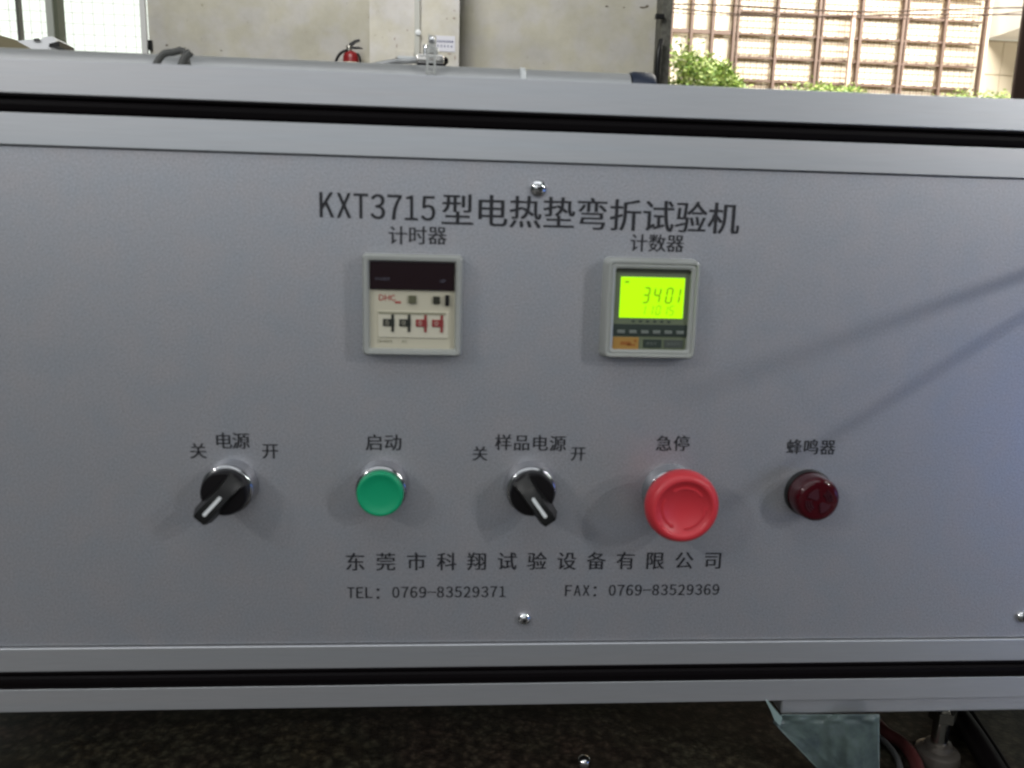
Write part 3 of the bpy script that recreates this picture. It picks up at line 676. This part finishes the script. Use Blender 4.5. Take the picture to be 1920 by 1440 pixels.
barp('lever', ((656, 90), (664, 90), (673, 90), (680, 91.5)), (.010, .014, .012, .006), M_black2)
bm = NB(); tube(bm, spline([at(651, 94, YE-.02), at(641, 98, YE-.03), at(634, 106, YE-.03), at(629.5, 117, YE-.03), at(628, 135, YE-.02)], 6), .0095, 12); put('hose', bm, M_black2, ex, smooth=True)
bm = NB(); tube(bm, spline([at(670, 100, YE-.03), at(674, 106, YE-.03), at(676, 118, YE-.03), at(676, 130, YE-.03)], 5), .006, 10); put('strap', bm, M_black2, ex, smooth=True)

# steel column at the opening, and the dark post at the far right
gc = wallbox('steel_column', 1240, 1258.5, YW-.18, YW+.05, M_rust, label='rusty grey steel column at the edge of the doorway', cat='column')
bm = NB(); tube(bm, spline([at(1240, 75, YW-.22), at(1236, 95, YW-.24), at(1233, 120, YW-.24), at(1231, 160, YW-.22)], 6), .020, 10); put('black_strap', bm, M_black2, label='black strap hanging beside the rusty steel column', cat='strap', smooth=True)
bm = NB(); a = at(1238, 31, YW-.20); box(bm, a.x-.035, a.x+.025, YW-.22, YW-.185, a.z-.016, a.z+.014, .003); put('column_bolt', bm, M_black2, gc)
bm = NB(); a, b = at(1913, 100, YW-.03).x, at(2100, 100, YW-.03).x; box(bm, a, b, YW-.03, YW, 0, 4.2, .004)
dp = put('door_post', bm, M_brown2, label='dark brown door post at the right side of the doorway', cat='post')
bm = NB(); box(bm, a-.014, a-.002, YW-.025, YW-.005, 0, 4.2, .002); put('edge_strip', bm, M_brown, dp)

# ------------------------------------------------------------------ across the yard
YB_ = 12.5
bl = thing('clad_building', (at(1600, 100, YB_).x, YB_, -.05), 'cream panelled building front behind a brown steel lattice', 'building')
bm = NB(); a, b = at(1150, 100, YB_+.3).x, at(1850, 100, YB_+.3).x; box(bm, a, b, YB_+.3, YB_+2, -.05, 8); put('wall', bm, M_cream, bl)
cols = [1180, 1218, 1257, 1295, 1334.5, 1374.5, 1455, 1532.5, 1612, 1690.5, 1769.5, 1844]
rows_ref = {1455: [-24, 20, 65, 109, 153, 197]}
zr = [at(1455, y, YB_).z for y in (-66, -22, 22, 65, 109, 152, 196, 240)]
# panels (each a part, shared mesh per width)
for ci in range(len(cols)-1):
    x0, x1 = at(cols[ci], 90, YB_).x, at(cols[ci+1], 90, YB_).x
    left = ci < 5
    zs = zr if not left else [at(1300, y, YB_).z for y in (-49, 57, 170, 280)]
    me = None
    for zi in range(len(zs)-1):
        za, zb = zs[zi+1], zs[zi]
        if me is None:
            bm = NB(); box(bm, x0+.05, x1-.05, YB_+.10, YB_+.14, za+.025, zb-.025, .008, 1); o = put('panel', bm, M_pan, bl); me = o.data; loc0 = o.location.copy(); zc0 = (za+zb)/2
        else:
            o = bpy.data.objects.new('panel', me); C.objects.link(o); o.parent = bl; o.location = loc0+Vector((0, 0, (za+zb)/2-zc0))
for k, cx in enumerate(cols):
    x = at(cx, 90, YB_).x; dbl = cx in (1374.5, 1532.5, 1690.5)
    bm = NB()
    box(bm, x-.020, x+.020, YB_, YB_+.09, -.05, 7.5)
    put('lattice_post', bm, M_brown, bl)
    if dbl:
        bm = NB(); box(bm, x+.055, x+.085, YB_+.02, YB_+.07, -.05, 7.5); put('lattice_post', bm, M_brown, bl)
xa, xb = at(1374.5, 90, YB_).x+.04, at(1844, 90, YB_).x-.04
for z in zr:
    bm = NB(); box(bm, xa, xb, YB_+.03, YB_+.075, z-.012, z+.012); put('lattice_rail', bm, M_brown2 if 0 else M_brown, bl)
    bm = NB(); x = xa+.06
    while x < xb: box(bm, x, x+.022, YB_+.025, YB_+.098, z+.013, z+.030); x += .17
    put('rail_clips', bm, M_brown, bl, kind='stuff')
xa2 = at(1150, 90, YB_).x
z = at(1300, 57, YB_).z; bm = NB(); box(bm, xa2, xa-.08, YB_+.03, YB_+.075, z-.03, z+.03); put('lattice_rail', bm, M_brown, bl)
bm = NB(); x = xa
while x < xb: box(bm, x-.0048, x+.0048, YB_+.092, YB_+.096, -.05, 7.4); x += .098
z = .3
while z < 7.4: box(bm, xa, xb, YB_+.086, YB_+.090, z-.0048, z+.0048); z += .098
put('mesh_screen', bm, mat('fine_mesh', (.30, .22, .15), .7), bl, kind='stuff')
x = at(1600, 30, YB_-.05)
bm = NB(); p = at(1597, 100, YB_-.1); box(bm, p.x-.04, p.x+.01, YB_-.1, YB_-.04, .3, at(1600, 22, YB_).z); put('downpipe', bm, mat('pinkish_pipe', (.55, .40, .33), .6), bl)
# stone canopy building at the right
YS = 13.0
sb = thing('stone_building', (at(1880, 150, YS).x, YS, -.05), 'pale stone building corner under a white overhanging slab', 'building')
x0, x1 = at(1847, 100, YS).x, at(2100, 100, YS).x
zlo = at(1860, 74, YS).z
tw_, th_ = .62, .55
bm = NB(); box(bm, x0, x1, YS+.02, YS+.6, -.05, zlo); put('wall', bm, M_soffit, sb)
me = None; nx_, nz_ = 4, 10
for i in range(nx_):
    for j in range(nz_):
        za = zlo-.02-(j+1)*th_*.95; xa_ = x0+.01+i*.30
        if za < -.05: continue
        if me is None:
            bm = NB(); box(bm, xa_, xa_+.288, YS, YS+.02, za, za+.51, .004, 1); o = put('stone_slab', bm, M_cream, sb); me = o.data; l0 = o.location.copy(); r0 = (xa_, za)
        else:
            o = bpy.data.objects.new('stone_slab', me); C.objects.link(o); o.parent = sb; o.location = l0+Vector((xa_-r0[0], 0, za-r0[1]))
ca = at(1850, 73, YS); 
bm = NB(); prism(bm, [Vector((x0-.02, YS-.0, zlo)), Vector((x1, YS, zlo)), Vector((x1, YS-2.6, zlo)), Vector((x0+.10, YS-2.6, zlo))], (0, 0, 1.9)); put('canopy_slab', bm, mat('white_render', (.80, .78, .74), .7), sb)

# overhead wires
for i, (ya_, yb_, lb) in enumerate(((8, 17, 'upper dark overhead wire crossing the doorway view'), (11, 22, 'lower dark overhead wire crossing the doorway view'), (13, 14, 'thin straight overhead wire between the two dark ones'))):
    A, B = at(1180, ya_, 9), at(1990, yb_, 9.4); bm = NB(); pts = []
    for k in range(25):
        t = k/24; p = A.lerp(B, t); p.z -= .05*math.sin(math.pi*t)*(i+.6) - .02*math.sin(9*t+i*2); pts.append(p)
    tube(bm, pts, 0.008 if i < 2 else .005, 6); put('overhead_wire', bm, M_brown2, label=lb, cat='wire', group='overhead wires')

# shrubs
def shrub(px, pyb, wpx, hpx, y, lb, n, pale=0):
    c = at(px, pyb, y); W, H = wpx*(y+.43)/F/2, hpx*(y+.43)/F
    g = thing('shrub', (c.x, y, 0), lb, 'shrub', 'shrubs outside the doorway')
    bm = NB()
    for k in range(7):
        a = random.uniform(-1, 1)*W*.8; tube(bm, spline([(c.x+a*.2, y, -.04), (c.x+a*.5, y+random.uniform(-.1, .1), c.z*.6), (c.x+a, y+random.uniform(-.2, .2), c.z+H*random.uniform(.3, .8))], 4), lambda t: .02-.013*t, 6)
    put('stem', bm, M_bark, g)
    cl = [(c.x+random.uniform(-1, 1)*W*.9, y+random.uniform(-.35, .35), c.z-.25+random.uniform(0, 1)**.8*(H+.1)) for _ in range(34)]
    for li in range(3):
        bm = NB()
        for q in range(n//3):
            cx, cy, cz = random.choice(cl)
            prof = 1-abs(cx-c.x)/(W*1.15)
            p = Vector((cx+random.gauss(0, .10), cy+random.gauss(0, .1), cz*1.0+random.gauss(0, .07)))
            top = c.z+H*(1-.75*max(0, (p.x-(c.x-W*.45))/(W*1.5))) + .03*random.random()
            if p.z > top: p.z = top-abs(random.gauss(0, .08))
            d = Vector((random.gauss(0, 1), random.gauss(0, 1), random.gauss(.2, .7))).normalized(); e = d.orthogonal().normalized()
            e = (Matrix.Rotation(random.uniform(0, 6.3), 3, d) @ e); L = random.uniform(.02, .042)
            bm.faces.new([bm.verts.new(p+v) for v in (-d*L, e*L*.35, d*L, -e*L*.35)])
        put('foliage', bm, M_leaf[(li+pale) % 3], g, kind='stuff')
shrub(1307, 175, 125, 85, 9.2, 'tall bright green shrub beside the rusty steel column', 8500)
shrub(1530, 185, 130, 26, 10.6, 'low bright green shrub in front of the brown lattice', 4200, 1)
shrub(1830, 192, 110, 22, 10.8, 'low pale green shrub under the white overhanging slab', 3600, 1)

# ------------------------------------------------------------------ a rod standing out of the panel beyond the right edge of the frame; two lamps throw its shadow along the panel
bm = NB(); lathe(bm, [(.0036, 0), (.0036, .225), (.0030, .231), (0, .233)], (.399, 0, ZC+.0145), n=20)
lathe(bm, [(.010, 0), (.010, .002), (.006, .004), (.0036, .0042)], (.399, 0, ZC+.0145), n=24, caps=False)
put('side_rod', bm, M_steel, mach, label='thin steel rod standing straight out of the panel end', smooth=True)
